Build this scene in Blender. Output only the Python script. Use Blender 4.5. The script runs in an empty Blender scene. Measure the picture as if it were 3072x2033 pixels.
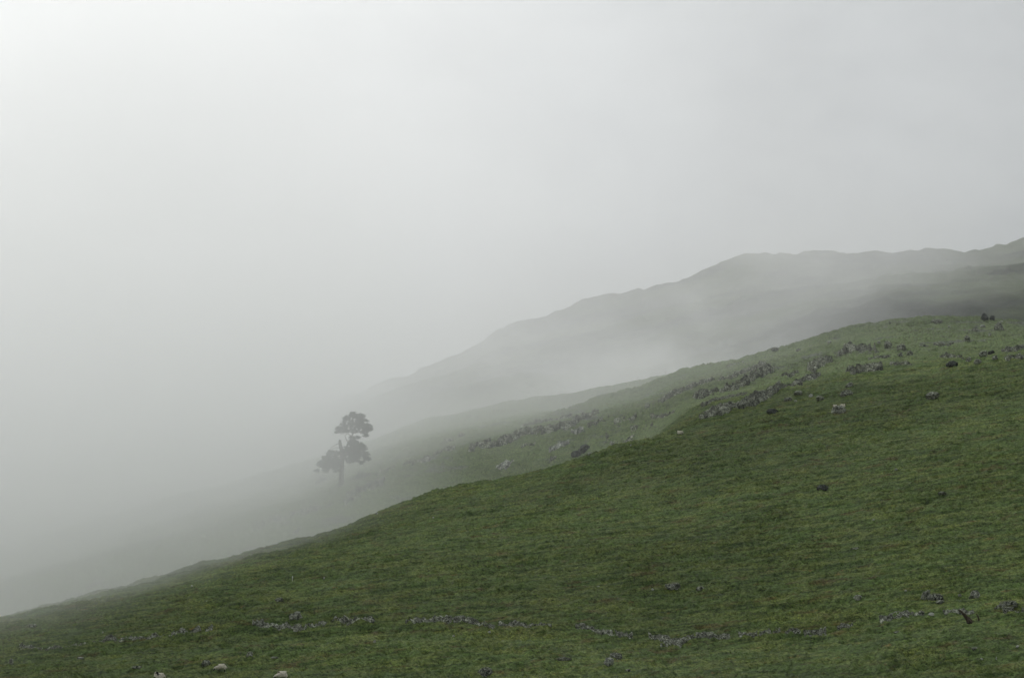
import bpy, bmesh, math, random
import numpy as np
from mathutils import Vector, Matrix, noise as mnoise

random.seed(7)
rng = np.random.default_rng(7)
R = math.radians
scene = bpy.context.scene

# ------------------------------------------------------------------ camera
W_PX, H_PX, F_PX, HORIZON = 3072.0, 2033.0, 6928.0, 2250.0
PITCH = math.atan((HORIZON - H_PX / 2) / F_PX)
cam_d = bpy.data.cameras.new('camera')
cam = bpy.data.objects.new('camera', cam_d)
scene.collection.objects.link(cam)
cam.location = (0, 0, 0)
cam.rotation_euler = (math.pi / 2 + PITCH, 0, 0)
cam_d.sensor_width = 36.0
cam_d.lens = 36.0 * F_PX / W_PX
cam_d.clip_start = 0.5
cam_d.clip_end = 20000.0
scene.camera = cam

# ------------------------------------------------------------------ world / sun / exposure
SUN_EL, SUN_AZ = 42.0, -20.0       # azimuth measured from +Y (view direction) towards +X
world = bpy.data.worlds.new('World')
scene.world = world
world.use_nodes = True
wn = world.node_tree.nodes; wl = world.node_tree.links
wn.clear()
w_out = wn.new('ShaderNodeOutputWorld'); w_bg = wn.new('ShaderNodeBackground')
sky = wn.new('ShaderNodeTexSky'); sky.sky_type = 'NISHITA'; sky.sun_disc = False
sky.sun_elevation = R(SUN_EL); sky.sun_rotation = R(SUN_AZ)
sky.air_density = 1.0; sky.dust_density = 6.0
wtc = wn.new('ShaderNodeTexCoord')
hsv = wn.new('ShaderNodeHueSaturation'); hsv.inputs['Saturation'].default_value = 0.12
wl.new(sky.outputs[0], hsv.inputs['Color'])


def wmath(op, a, b=None, c=None):
    n = wn.new('ShaderNodeMath'); n.operation = op
    for i, v in enumerate((a, b, c)):
        if v is None: continue
        if isinstance(v, (int, float)): n.inputs[i].default_value = v
        else: wl.new(v, n.inputs[i])
    return n.outputs[0]


def dirvec(az, el):
    return (math.sin(R(az)) * math.cos(R(el)), math.cos(R(az)) * math.cos(R(el)), math.sin(R(el)))


def lobe(az, el, lo, hi):
    d = wn.new('ShaderNodeVectorMath'); d.operation = 'DOT_PRODUCT'
    wl.new(wtc.outputs['Generated'], d.inputs[0]); d.inputs[1].default_value = dirvec(az, el)
    ang = wmath('ARCCOSINE', wmath('MINIMUM', d.outputs['Value'], 0.99999))
    mr = wn.new('ShaderNodeMapRange'); mr.interpolation_type = 'SMOOTHERSTEP'
    wl.new(ang, mr.inputs['Value'])
    mr.inputs['From Min'].default_value = R(lo); mr.inputs['From Max'].default_value = R(hi)
    mr.inputs['To Min'].default_value = 1.0; mr.inputs['To Max'].default_value = 0.0
    return mr.outputs[0]


# the overcast: an even grey deck with a thin bright place where the sun stands behind the cloud
wnoise = wn.new('ShaderNodeTexNoise'); wnoise.inputs['Scale'].default_value = 7.0
wnoise.inputs['Detail'].default_value = 5.0; wnoise.inputs['Roughness'].default_value = 0.5
wmap = wn.new('ShaderNodeMapping'); wmap.inputs['Scale'].default_value = (1.0, 1.0, 1.7)
wl.new(wtc.outputs['Generated'], wmap.inputs[0]); wl.new(wmap.outputs[0], wnoise.inputs['Vector'])
cl = wmath('SUBTRACT', wnoise.outputs[0], 0.5)
b1 = lobe(-15.0, 22.0, 0.0, 15.0)
b2 = lobe(-18.0, 26.0, 0.0, 44.0)
lum = wmath('ADD', 0.37, wmath('MULTIPLY', b2, 0.37))
lum = wmath('ADD', lum, wmath('MULTIPLY', b1, 0.33))
b3 = lobe(-16.0, 9.0, 2.0, 20.0)
lum = wmath('ADD', lum, wmath('MULTIPLY', b3, 0.13))
lum = wmath('MULTIPLY', lum, wmath('ADD', 1.0, wmath('MULTIPLY', cl, 0.80)))
wsep = wn.new('ShaderNodeSeparateXYZ'); wl.new(wtc.outputs['Generated'], wsep.inputs[0])
zr = wn.new('ShaderNodeMapRange'); zr.interpolation_type = 'SMOOTHSTEP'; wl.new(wsep.outputs['Z'], zr.inputs['Value'])
zr.inputs['From Min'].default_value = 0.30; zr.inputs['From Max'].default_value = 0.85
zr.inputs['To Min'].default_value = 1.0; zr.inputs['To Max'].default_value = 2.3      # an overcast sky is brightest overhead
lum = wmath('MULTIPLY', lum, zr.outputs[0])
tint = wn.new('ShaderNodeMix'); tint.data_type = 'RGBA'
tint.inputs['A'].default_value = (0.925, 0.985, 1.03, 1); tint.inputs['B'].default_value = (0.972, 1.0, 0.995, 1)
wl.new(b2, tint.inputs['Factor'])
cloud = wn.new('ShaderNodeVectorMath'); cloud.operation = 'SCALE'
wl.new(tint.outputs['Result'], cloud.inputs[0])
wl.new(wmath('MULTIPLY', lum, 10.0), cloud.inputs['Scale'])   # x10: background strength is 0.1
wmix = wn.new('ShaderNodeMix'); wmix.data_type = 'RGBA'; wmix.inputs['Factor'].default_value = 0.88
wl.new(hsv.outputs[0], wmix.inputs['A']); wl.new(cloud.outputs[0], wmix.inputs['B'])
wl.new(wmix.outputs['Result'], w_bg.inputs['Color'])
w_bg.inputs['Strength'].default_value = 0.1
wl.new(w_bg.outputs[0], w_out.inputs['Surface'])

sun_d = bpy.data.lights.new('sun', 'SUN'); sun_d.energy = 0.85; sun_d.angle = R(22); sun_d.color = (1.0, 0.97, 0.93)
sun = bpy.data.objects.new('sun', sun_d); scene.collection.objects.link(sun)
sun.rotation_euler = (-Vector(dirvec(SUN_AZ, SUN_EL))).to_track_quat('-Z', 'Y').to_euler()
sun.location = (-60, 200, 400)

vs = scene.view_settings
scene.display_settings.display_device = 'sRGB'
vs.view_transform = 'Standard'; vs.look = 'None'; vs.exposure = 0.0; vs.gamma = 1.0; vs.use_curve_mapping = False
cy = scene.cycles
cy.use_denoising = True
cy.max_bounces = 12; cy.diffuse_bounces = 3; cy.glossy_bounces = 1; cy.volume_bounces = 10
cy.transparent_max_bounces = 8
cy.volume_step_rate = 1.0; cy.volume_max_steps = 256
cy.sample_clamp_indirect = 10.0
cy.use_adaptive_sampling = True; cy.adaptive_threshold = 0.02

# ------------------------------------------------------------------ helpers: noise
_perm = rng.permutation(256).astype(np.int32)
_perm = np.concatenate([_perm, _perm, _perm])
_grad = rng.normal(size=(256, 3)).astype(np.float32)
_grad /= np.linalg.norm(_grad, axis=1)[:, None]


def pn(x, y, z=0.0):
    """gradient noise, about -1..1"""
    x = np.asarray(x, np.float32); y = np.asarray(y, np.float32)
    z = np.asarray(z, np.float32) + np.zeros_like(x)
    xi = np.floor(x).astype(np.int32); yi = np.floor(y).astype(np.int32); zi = np.floor(z).astype(np.int32)
    xf = x - xi; yf = y - yi; zf = z - zi
    u = xf * xf * xf * (xf * (xf * 6 - 15) + 10)
    v = yf * yf * yf * (yf * (yf * 6 - 15) + 10)
    w = zf * zf * zf * (zf * (zf * 6 - 15) + 10)
    out = 0
    for dx in (0, 1):
        wx = u if dx else 1 - u
        px = _perm[(xi + dx) & 255]
        for dy in (0, 1):
            wy = v if dy else 1 - v
            pxy = _perm[px + ((yi + dy) & 255)]
            for dz in (0, 1):
                wz = w if dz else 1 - w
                g = _grad[_perm[pxy + ((zi + dz) & 255)]]
                out = out + wx * wy * wz * (g[..., 0] * (xf - dx) + g[..., 1] * (yf - dy) + g[..., 2] * (zf - dz))
    return out * 1.6


def sstep(a, b, x):
    t = np.clip((x - a) / (b - a), 0, 1)
    return t * t * (3 - 2 * t)


# ------------------------------------------------------------------ the lie of the land
CP, SP = math.cos(PITCH), math.sin(PITCH)


def ray(u, v):
    """photo point -> azimuth, tangent of elevation"""
    a = (np.asarray(u, float) - W_PX / 2) / F_PX
    b = (H_PX / 2 - np.asarray(v, float)) / F_PX
    dx = a; dy = CP - b * SP; dz = SP + b * CP
    return np.arctan2(dx, dy), dz / np.hypot(dx, dy)


def crest(pts, r):
    """a contour of the land given as survey points: azimuth -> height at distance r"""
    u = [p[0] for p in pts]; v = [p[1] for p in pts]
    az, te = ray(u, v)
    return az, te, r


AZ = np.linspace(R(-20), R(20), 420)


def prof(pts, r):
    az, te, r = crest(pts, r)
    return np.interp(AZ, az, te) * r


US = lambda lo, hi: sstep(ray(lo, 1400)[0], ray(hi, 1400)[0], AZ)
Z = lambda pts, r: prof(pts, r)
WALL = [(-700, 1985), (0, 1951), (90, 1945), (250, 1933), (410, 1915), (540, 1900), (640, 1889), (760, 1880), (905, 1884),
        (1000, 1868), (1120, 1862), (1250, 1864), (1380, 1862), (1480, 1884), (1650, 1882), (1800, 1893),
        (1900, 1905), (2030, 1926), (2110, 1909), (2250, 1905), (2480, 1896), (2560, 1880), (2680, 1855), (2770, 1847),
        (2870, 1838), (3072, 1835), (3800, 1830)]
r_b, r_w0, r_w, r_n, r_a = 255.0, 286.0, 295.0, 360.0, 420.0
zB = Z([(-700, 2050), (0, 2033), (3072, 2040), (3800, 2040)], r_b)
zW = Z(WALL, r_w)
zW0 = zW - 2.2
zA = Z([(-700, 2040), (-200, 1922), (0, 1864), (250, 1797), (560, 1707), (1000, 1592), (1130, 1542), (1300, 1484), (1500, 1437),
        (1720, 1384), (1900, 1337), (2050, 1302), (2150, 1274), (2350, 1237), (2600, 1202), (3072, 1130), (3800, 1040)], r_a)
zN = 0.5 * (zW * 60 + zA * 65) / 62.5 + 2.0
zM = Z([(-700, 1790), (0, 1640), (400, 1525), (640, 1462), (870, 1402), (1030, 1352), (1270, 1262), (1400, 1236), (1482, 1219), (1551, 1205),
        (1625, 1192), (1696, 1184), (1757, 1172), (1848, 1154), (1914, 1143), (1996, 1124), (2080, 1112), (2400, 1110), (3072, 1100), (3800, 1100)], 640.0)
zB1s = Z([(-700, 1950), (0, 1720), (400, 1600), (870, 1470), (1200, 1340), (1400, 1290), (1639, 1243), (1728, 1218), (1829, 1182), (1918, 1162), (1999, 1127),
          (2044, 1107), (2170, 1088), (2300, 1050), (2400, 1022), (2560, 975), (2700, 954), (2790, 949), (2900, 956),
          (3072, 963), (3800, 960)], 580.0)
right = US(1650, 2150)
zD1 = (1 - right) * (zA - 4.5) + right * (zA * .84 + zB1s * .16)
zD2 = (1 - right) * (zA - 5.0) + right * (zA * .66 + zB1s * .34)
zK = (1 - right) * (Z([(-700, 1960), (0, 1760), (500, 1640), (900, 1520), (1030, 1462), (1300, 1385), (1600, 1300), (1900, 1240), (3072, 1150), (3800, 1150)], 530.0)) \
    + right * (zA * .33 + zB1s * .67)
crestm = US(1600, 1800)
zB2 = (1 - crestm) * (zB1s * .6 + zM * .4) + crestm * np.minimum(zB1s - 4.5, zM - 1.5)
zC0 = Z([(-700, 1850), (0, 1600), (600, 1410), (1000, 1300), (1300, 1210), (1600, 1150), (1900, 1110), (2150, 1060),
         (2400, 980), (2650, 905), (2800, 880), (3072, 858), (3800, 800)], 860.0)
zC1 = Z([(-700, 1800), (0, 1572), (400, 1445), (600, 1352), (850, 1240), (1100, 1152), (1330, 1070), (1530, 972), (1700, 925), (1850, 880),
         (2050, 826), (2130, 795), (2220, 762), (2330, 748), (2440, 742), (2500, 738), (2560, 748), (2640, 738), (2720, 734), (2800, 737), (2900, 738), (2950, 734), (3072, 709), (3800, 600)], 1300.0)
zC0b = zC0 * .84 + zC1 * .16
ones = np.ones_like(AZ)
KN = [(0, -1.7 * ones), (120, -1.5 * ones), (210, .30 * zB), (r_b, zB), (278, zB * .25 + zW0 * .75 - .15), (289.5, zW0), (r_w, zW), (r_n, zN), (404, zN * .29 + zA * .71), (r_a, zA), (440, zD1),
      (472, zD2), (530, zK), (566, zK * .31 + zB1s * .69), (580, zB1s), (606, zB2), (640, zM), (720, np.minimum(zM - 5, zC0 * .80)), (860, zC0), (930, zC0b), (1190, zC0b * .32 + zC1 * .68), (1270, zC0b * .10 + zC1 * .90), (1300, zC1),
      (1500, zC1 * .93), (2200, zC1 * .6), (3600, zC1 * .2)]
rk = np.array([k[0] for k in KN], float); zk = np.stack([k[1] for k in KN])       # K x A
d = np.diff(zk, axis=0) / np.diff(rk)[:, None]
m = np.zeros_like(zk)
h = np.diff(rk)[:, None]
w1 = 2 * h[1:] + h[:-1]; w2 = h[1:] + 2 * h[:-1]
same = d[:-1] * d[1:] > 0
with np.errstate(divide='ignore', invalid='ignore'):
    hm = (w1 + w2) / (w1 / d[:-1] + w2 / d[1:])
m[1:-1] = np.where(same, hm, 0); m[0] = d[0]; m[-1] = d[-1]
RG = np.concatenate([np.arange(0, 720, 1.0), np.arange(720, 3601, 5.0)])
seg = np.clip(np.searchsorted(rk, RG, side='right') - 1, 0, len(rk) - 2)
hh = np.diff(rk)[seg]; t = ((RG - rk[seg]) / hh)[:, None]; hh = hh[:, None]
TAB = (zk[seg] * (2 * t**3 - 3 * t**2 + 1) + m[seg] * hh * (t**3 - 2 * t**2 + t)
       + zk[seg + 1] * (-2 * t**3 + 3 * t**2) + m[seg + 1] * hh * (t**3 - t**2))
# soften along azimuth and a little along range
ker = np.exp(-0.5 * (np.arange(-4, 5) / 1.6)**2); ker /= ker.sum()
P = np.pad(TAB, ((0, 0), (4, 4)), mode='edge')
TAB = sum(ker[i] * P[:, i:i + TAB.shape[1]] for i in range(9))
P = np.pad(TAB, ((2, 2), (0, 0)), mode='edge')
k5 = np.array([.1, .2, .4, .2, .1])
TAB = sum(k5[i] * P[i:i + TAB.shape[0]] for i in range(5))


def base_h(x, y):
    az = np.arctan2(x, y); r = np.hypot(x, y)
    back = 1 - sstep(R(28), R(85), np.abs(az))
    ai = np.clip((az - AZ[0]) / (AZ[1] - AZ[0]), 0, len(AZ) - 1.001)
    ri = np.where(r < 720, r, 720 + (r - 720) / 5.0); ri = np.clip(ri, 0, len(RG) - 1.001)
    a0 = ai.astype(int); r0 = ri.astype(int); fa = ai - a0; fr = ri - r0
    z = (TAB[r0, a0] * (1 - fr) * (1 - fa) + TAB[r0 + 1, a0] * fr * (1 - fa)
         + TAB[r0, a0 + 1] * (1 - fr) * fa + TAB[r0 + 1, a0 + 1] * fr * fa)
    return z * back - 1.7 * (1 - back)


def land(x, y, fine=True):
    x = np.asarray(x, float); y = np.asarray(y, float)
    zb = base_h(x, y)
    r = np.hypot(x, y); zt = zb - 0.13 * x
    near = 1 - sstep(690, 900, r)
    hill = sstep(180, 250, r)
    z = zb + 0.4 * pn(x / 21, y / 27, 3.3) * hill - .35 * sstep(430, 520, r)
    z = z + near * hill * (0.38 * pn(x / 4.2, y / 15, zt / 0.75) + 0.30 * pn(x / 7.5 + 9, y / 9, zt / 1.9))
    z = z + near * hill * 0.40 * (1 - np.abs(pn(x / 2.2, y / 6 + 40, zt / 0.48)) * 2.4) * (0.45 + 0.9 * sstep(-.3, .4, pn(x / 13, y / 16, 6.6)))
    z = z + near * hill * 0.22 * (1 - np.abs(pn(x / 1.1 + 7, y / 2.6 + 11, zt / 0.26)) * 2.4)
    if fine:
        z = z + near * (0.17 * pn(x / 0.95, y / 1.1, 7.7) + 0.08 * pn(x / 0.42, y / 0.5, 1.7))
    # rough crags on the far hills
    far = sstep(700, 950, r)
    z = z + far * (-2.2 + 3.0 * pn(x / 75, y / 95, 5.1) + 2.4 * pn(x / 28, y / 40, 8.2) + 1.8 * (.6 - 2 * np.abs(pn(x / 13, y / 20, 2.2))) + 1.0 * pn(x / 5, y / 7, 2.9))
    # broken ground where the rock comes through on the middle slope
    rocky = sstep(470, 500, r) * (1 - sstep(590, 610, r)) * sstep(0.0, 0.35, pn(x / 30, y / 22, 1.1) + 0.12)
    z = z + rocky * 0.7 * (0.5 - np.abs(pn(x / 3.1, y / 3.1, zb / 2.0)) * 1.6)
    return z


def landz(x, y):
    return float(land(np.array([x]), np.array([y]))[0])


_rs = np.concatenate([np.arange(225, 700, 0.5), np.arange(700, 1350, 3.0)])


def ground_at(u, v):
    """where the line of sight of a surveyed point meets the land"""
    for k in range(60):
        az, te = ray(u, v + 1.5 * k)
        x = np.sin(az) * _rs; y = np.cos(az) * _rs
        hit = np.nonzero(land(x, y) >= te * _rs)[0]
        if len(hit) and hit[0] > 0:
            i = hit[0]; return Vector((x[i], y[i], landz(x[i], y[i])))
    raise RuntimeError('no ground at %s %s' % (u, v))


# ------------------------------------------------------------------ materials
def new_mat(name):
    mt = bpy.data.materials.new(name); mt.use_nodes = True
    nt = mt.node_tree; nt.nodes.clear()
    out = nt.nodes.new('ShaderNodeOutputMaterial'); b = nt.nodes.new('ShaderNodeBsdfPrincipled')
    nt.links.new(b.outputs[0], out.inputs['Surface'])
    b.inputs['Roughness'].default_value = 0.9
    b.inputs['Specular IOR Level'].default_value = 0.15
    return mt, nt, b


class NB:
    def __init__(s, nt): s.nt = nt
    def new(s, t): return s.nt.nodes.new(t)
    def link(s, a, b): s.nt.links.new(a, b)
    def put(s, v, sock):
        if isinstance(v, (int, float, tuple)): sock.default_value = v
        else: s.link(v, sock)
    def math(s, op, a, b=None, c=None, clamp=False):
        n = s.new('ShaderNodeMath'); n.operation = op; n.use_clamp = clamp
        for i, v in enumerate((a, b, c)):
            if v is not None: s.put(v, n.inputs[i])
        return n.outputs[0]
    def noise(s, vec, scale, detail=4, rough=0.55, dist=0.0):
        n = s.new('ShaderNodeTexNoise'); s.link(vec, n.inputs['Vector'])
        n.inputs['Scale'].default_value = scale; n.inputs['Detail'].default_value = detail
        n.inputs['Roughness'].default_value = rough; n.inputs['Distortion'].default_value = dist
        return n.outputs[0]
    def mapv(s, vec, scale, loc=(0, 0, 0)):
        n = s.new('ShaderNodeMapping'); s.link(vec, n.inputs[0]); n.inputs['Scale'].default_value = scale
        n.inputs['Location'].default_value = loc
        return n.outputs[0]
    def step(s, v, lo, hi, a=0.0, b=1.0):
        n = s.new('ShaderNodeMapRange'); n.interpolation_type = 'SMOOTHSTEP'; s.put(v, n.inputs['Value'])
        n.inputs['From Min'].default_value = lo; n.inputs['From Max'].default_value = hi
        n.inputs['To Min'].default_value = a; n.inputs['To Max'].default_value = b
        return n.outputs[0]
    def mix(s, f, a, b):
        n = s.new('ShaderNodeMix'); n.data_type = 'RGBA'; s.put(f, n.inputs['Factor'])
        for v, k in ((a, 'A'), (b, 'B')):
            s.put(v if not isinstance(v, tuple) else (*v[:3], 1.0), n.inputs[k])
        return n.outputs['Result']


def grass_colour(nb, pos):
    """turf of many kinds: fresh green, olive, yellow-green weeds, brown dead bracken; patches run along the contours"""
    sep = nb.new('ShaderNodeSeparateXYZ'); nb.link(pos, sep.inputs[0])
    cb = nb.new('ShaderNodeCombineXYZ')
    nb.link(sep.outputs['X'], cb.inputs[0]); nb.link(nb.math('MULTIPLY', sep.outputs['Y'], .5), cb.inputs[1])
    nb.link(nb.math('SUBTRACT', sep.outputs['Z'], nb.math('MULTIPLY', sep.outputs['X'], .13)), cb.inputs[2])
    q = cb.outputs[0]
    big = nb.noise(nb.mapv(pos, (0.014, 0.018, 0.035)), 1.0, 4, 0.55)
    n1 = nb.noise(nb.mapv(q, (.14, .12, 1.0)), 1.0, 6, 0.66)
    n2 = nb.noise(nb.mapv(q, (.24, .3, 2.5), (5, 2, 9)), 1.0, 6, 0.70)
    fine = nb.noise(pos, 2.6, 6, 0.76)
    fine2 = nb.noise(nb.mapv(pos, (1, 1, 1), (31, 7, 3)), 6.0, 4, 0.75)
    c = nb.mix(nb.step(n1, .40, .60), (0.0775, 0.1181, 0.0306), (0.1084, 0.1352, 0.0343))
    c = nb.mix(nb.step(n2, .47, .60), c, (0.0451, 0.0709, 0.0182))
    # yellow-green herbs thick on the lower ground
    low = nb.math('MULTIPLY', nb.step(sep.outputs['Z'], 16, 42, 1.0, 0.18), nb.step(sep.outputs['Y'], 430, 460, 1.0, 0.0))
    hz = nb.noise(nb.mapv(pos, (.06, .05, .2), (3, 8, 1)), 1.0, 7, .72)
    herb = nb.math('MULTIPLY', low, nb.step(hz, .50, .68, 0.0, .62))
    herb = nb.math('MULTIPLY', herb, nb.step(fine2, .44, .60))
    c = nb.mix(herb, c, (0.1987, 0.2126, 0.0380))
    # brown withered patches
    br = nb.step(nb.noise(nb.mapv(q, (.17, .14, .85), (40, 13, 5)), 1.0, 7, .72), .55, .66)
    br = nb.math('MULTIPLY', br, nb.step(fine2, .38, .56, .25, 1.0))
    c = nb.mix(nb.math('MULTIPLY', br, .78), c, (0.0928, 0.0591, 0.0237))
    rust = nb.step(nb.noise(nb.mapv(q, (.3, .22, 1.3), (-20, 3, 15)), 1.0, 6, .72), .62, .70)
    c = nb.mix(nb.math('MULTIPLY', rust, .7), c, (0.1591, 0.0921, 0.0292))
    v = nb.math('ADD', nb.step(fine, .34, .66, .38, 1.62), nb.step(fine2, .34, .66, -.28, .28))
    v = nb.math('MULTIPLY', v, nb.step(big, .35, .65, .84, 1.12))
    # paler, fresher green painted into the middle slope to make its grass look lit
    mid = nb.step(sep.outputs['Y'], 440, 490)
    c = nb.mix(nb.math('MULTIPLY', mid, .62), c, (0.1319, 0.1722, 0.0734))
    sc = nb.new('ShaderNodeVectorMath'); sc.operation = 'SCALE'; nb.link(c, sc.inputs[0]); nb.link(v, sc.inputs['Scale'])
    return sc.outputs[0], fine, fine2


M = {}
# turf
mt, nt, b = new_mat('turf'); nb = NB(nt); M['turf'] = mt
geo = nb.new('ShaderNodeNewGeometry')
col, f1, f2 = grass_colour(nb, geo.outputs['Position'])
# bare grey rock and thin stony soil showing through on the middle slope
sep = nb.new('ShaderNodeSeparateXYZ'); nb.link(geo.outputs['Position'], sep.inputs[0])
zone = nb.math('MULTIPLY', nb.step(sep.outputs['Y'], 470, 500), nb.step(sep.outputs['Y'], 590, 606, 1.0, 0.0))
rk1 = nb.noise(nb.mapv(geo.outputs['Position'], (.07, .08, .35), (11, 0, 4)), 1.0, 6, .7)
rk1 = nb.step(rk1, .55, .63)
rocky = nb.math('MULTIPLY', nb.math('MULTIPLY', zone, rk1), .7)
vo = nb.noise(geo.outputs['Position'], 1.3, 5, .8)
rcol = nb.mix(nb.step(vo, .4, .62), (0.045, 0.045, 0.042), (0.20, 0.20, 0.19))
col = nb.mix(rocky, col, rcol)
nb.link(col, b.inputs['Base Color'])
bump = nb.new('ShaderNodeBump'); bump.inputs['Strength'].default_value = 0.9; bump.inputs['Distance'].default_value = 0.2
nb.link(f1, bump.inputs['Height']); nb.link(bump.outputs[0], b.inputs['Normal'])

# far hillside
mt, nt, b = new_mat('far_moor'); nb = NB(nt); M['far'] = mt
geo = nb.new('ShaderNodeNewGeometry'); pos = geo.outputs['Position']
a = nb.noise(nb.mapv(pos, (.012, .012, .03)), 1.0, 8, .62)
c = nb.mix(nb.step(a, .38, .6), (0.018, 0.026, 0.015), (0.085, 0.105, 0.050))
c = nb.mix(nb.step(nb.noise(nb.mapv(pos, (.03, .03, .09), (3, 3, 3)), 1.0, 7, .7), .60, .72), c, (0.16, 0.155, 0.14))
nb.link(c, b.inputs['Base Color'])
bump = nb.new('ShaderNodeBump'); bump.inputs['Strength'].default_value = 0.8; bump.inputs['Distance'].default_value = 2.0
nb.link(nb.noise(pos, .15, 6, .7), bump.inputs['Height']); nb.link(bump.outputs[0], b.inputs['Normal'])

# grass blades
mt, nt, b = new_mat('grass_blade'); nb = NB(nt); M['blade'] = mt
geo = nb.new('ShaderNodeNewGeometry')
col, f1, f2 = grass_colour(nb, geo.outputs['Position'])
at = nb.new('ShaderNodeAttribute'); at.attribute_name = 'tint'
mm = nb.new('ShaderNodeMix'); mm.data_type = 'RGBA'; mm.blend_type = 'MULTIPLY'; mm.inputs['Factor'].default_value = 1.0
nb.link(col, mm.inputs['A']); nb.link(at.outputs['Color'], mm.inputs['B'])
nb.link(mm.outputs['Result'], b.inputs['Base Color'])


def rock_mat(name, dark, light, lichen=.5, moss=.3, scale=1.0, tinted=False):
    mt, nt, b = new_mat(name); nb = NB(nt)
    geo = nb.new('ShaderNodeNewGeometry'); oi = nb.new('ShaderNodeObjectInfo')
    pos = geo.outputs['Position']
    n = nb.noise(pos, 1.6 * scale, 8, .7)
    c = nb.mix(nb.step(n, .36, .64), dark, light)
    crk = nb.noise(nb.mapv(pos, (2.2, 2.2, .9), (3, 1, 7)), 1.0 * scale, 7, .75, .6)
    c = nb.mix(nb.step(crk, .50, .42), c, tuple(x * .35 for x in dark))
    lic = nb.step(nb.noise(nb.mapv(pos, (1, 1, 1), (17, 5, 2)), 3.6 * scale, 5, .7), .60 - .12 * lichen, .66 - .12 * lichen)
    c = nb.mix(nb.math('MULTIPLY', lic, .85), c, (0.44, 0.45, 0.37))
    sp = nb.new('ShaderNodeSeparateXYZ'); nb.link(geo.outputs['Normal'], sp.inputs[0])
    if tinted:
        at = nb.new('ShaderNodeAttribute'); at.attribute_name = 'tint'
        mm = nb.new('ShaderNodeMix'); mm.data_type = 'RGBA'; mm.blend_type = 'MULTIPLY'; mm.inputs['Factor'].default_value = 1.0
        nb.link(c, mm.inputs['A']); nb.link(at.outputs['Color'], mm.inputs['B']); c = mm.outputs['Result']
    ms = nb.math('MULTIPLY', nb.step(sp.outputs['Z'], .45, .9), nb.step(nb.noise(pos, .9, 5, .7), .62 - .25 * moss, .70 - .25 * moss))
    c = nb.mix(ms, c, (0.075, 0.085, 0.03))
    nb.link(c, b.inputs['Base Color'])
    bump = nb.new('ShaderNodeBump'); bump.inputs['Strength'].default_value = 0.9; bump.inputs['Distance'].default_value = 0.12
    nb.link(nb.noise(pos, 3.0, 7, .75), bump.inputs['Height']); nb.link(bump.outputs[0], b.inputs['Normal'])
    return mt


M['grey'] = rock_mat('grey_rock', (0.080, 0.087, 0.064), (0.265, 0.272, 0.210), .6, .35)
M['pale'] = rock_mat('pale_rock', (0.26, 0.26, 0.23), (0.50, 0.50, 0.46), .9, .0)
M['dark'] = rock_mat('dark_rock', (0.032, 0.035, 0.031), (0.095, 0.102, 0.090), -.2, .2)
M['mossy'] = rock_mat('mossy_rock', (0.060, 0.062, 0.052), (0.20, 0.205, 0.18), .7, 1.4)
M['wall'] = rock_mat('wall_stone', (0.070, 0.076, 0.054), (0.300, 0.308, 0.236), .6, .2, 1.6, True)
M['crag'] = rock_mat('crag_rock', (0.068, 0.074, 0.053), (0.290, 0.300, 0.230), .7, 1.2, 1.0, True)
M['ledgeb'] = rock_mat('light_grey_rock', (0.09, 0.095, 0.08), (0.38, 0.385, 0.33), .7, .3, 1.3)
M['ledge'] = rock_mat('pale_ledge', (0.20, 0.20, 0.18), (0.46, 0.46, 0.42), .9, .0, 1.0, True)


def simple(name, col, var=.25, scale=2.0, rough=.9, bumpd=0.02):
    mt, nt, b = new_mat(name); nb = NB(nt)
    tc = nb.new('ShaderNodeTexCoord')
    n = nb.noise(tc.outputs['Object'], scale, 5, .65)
    c = nb.mix(nb.step(n, .35, .65), tuple(x * (1 - var) for x in col), tuple(x * (1 + var) for x in col))
    nb.link(c, b.inputs['Base Color']); b.inputs['Roughness'].default_value = rough
    bp = nb.new('ShaderNodeBump'); bp.inputs['Distance'].default_value = bumpd
    nb.link(n, bp.inputs['Height']); nb.link(bp.outputs[0], b.inputs['Normal'])
    return mt


M['bark'] = simple('bark', (0.055, 0.045, 0.036), .3, 4.0)
M['needles'] = simple('pine_needles', (0.030, 0.042, 0.026), .35, .8)
M['fleece'] = simple('fleece', (0.62, 0.57, 0.46), .22, 9.0, .95, .04)
M['face'] = simple('sheep_face', (0.022, 0.020, 0.018), .3, 8.0)
M['post'] = simple('weathered_wood', (0.50, 0.49, 0.45), .15, 5.0)
M['deadwood'] = simple('dead_wood', (0.050, 0.036, 0.024), .45, 6.0)
M['twig'] = simple('dark_twig', (0.05, 0.045, 0.04), .3, 5.0)


# ------------------------------------------------------------------ object helpers
def link(o): scene.collection.objects.link(o); return o


def tag(o, label=None, cat=None, group=None, kind=None):
    if label: o['label'] = label
    if cat: o['category'] = cat
    if group: o['group'] = group
    if kind: o['kind'] = kind
    return o


def mesh_np(name, verts, faces, smooth=True):
    """faces: (n,3) or (n,4) int array"""
    me = bpy.data.meshes.new(name)
    verts = np.asarray(verts, np.float32); faces = np.asarray(faces, np.int32)
    me.vertices.add(len(verts)); me.vertices.foreach_set('co', verts.ravel())
    k = faces.shape[1]
    me.loops.add(faces.size); me.loops.foreach_set('vertex_index', faces.ravel())
    me.polygons.add(len(faces))
    me.polygons.foreach_set('loop_start', np.arange(0, faces.size, k, dtype=np.int32))
    me.polygons.foreach_set('loop_total', np.full(len(faces), k, np.int32))
    me.polygons.foreach_set('use_smooth', np.full(len(faces), smooth))
    me.update(calc_edges=True)
    return me


def obj(name, me, mat=None, parent=None):
    o = bpy.data.objects.new(name, me)
    if mat is not None and len(me.materials) == 0: me.materials.append(mat)
    link(o)
    if parent is not None: o.parent = parent
    return o


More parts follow.
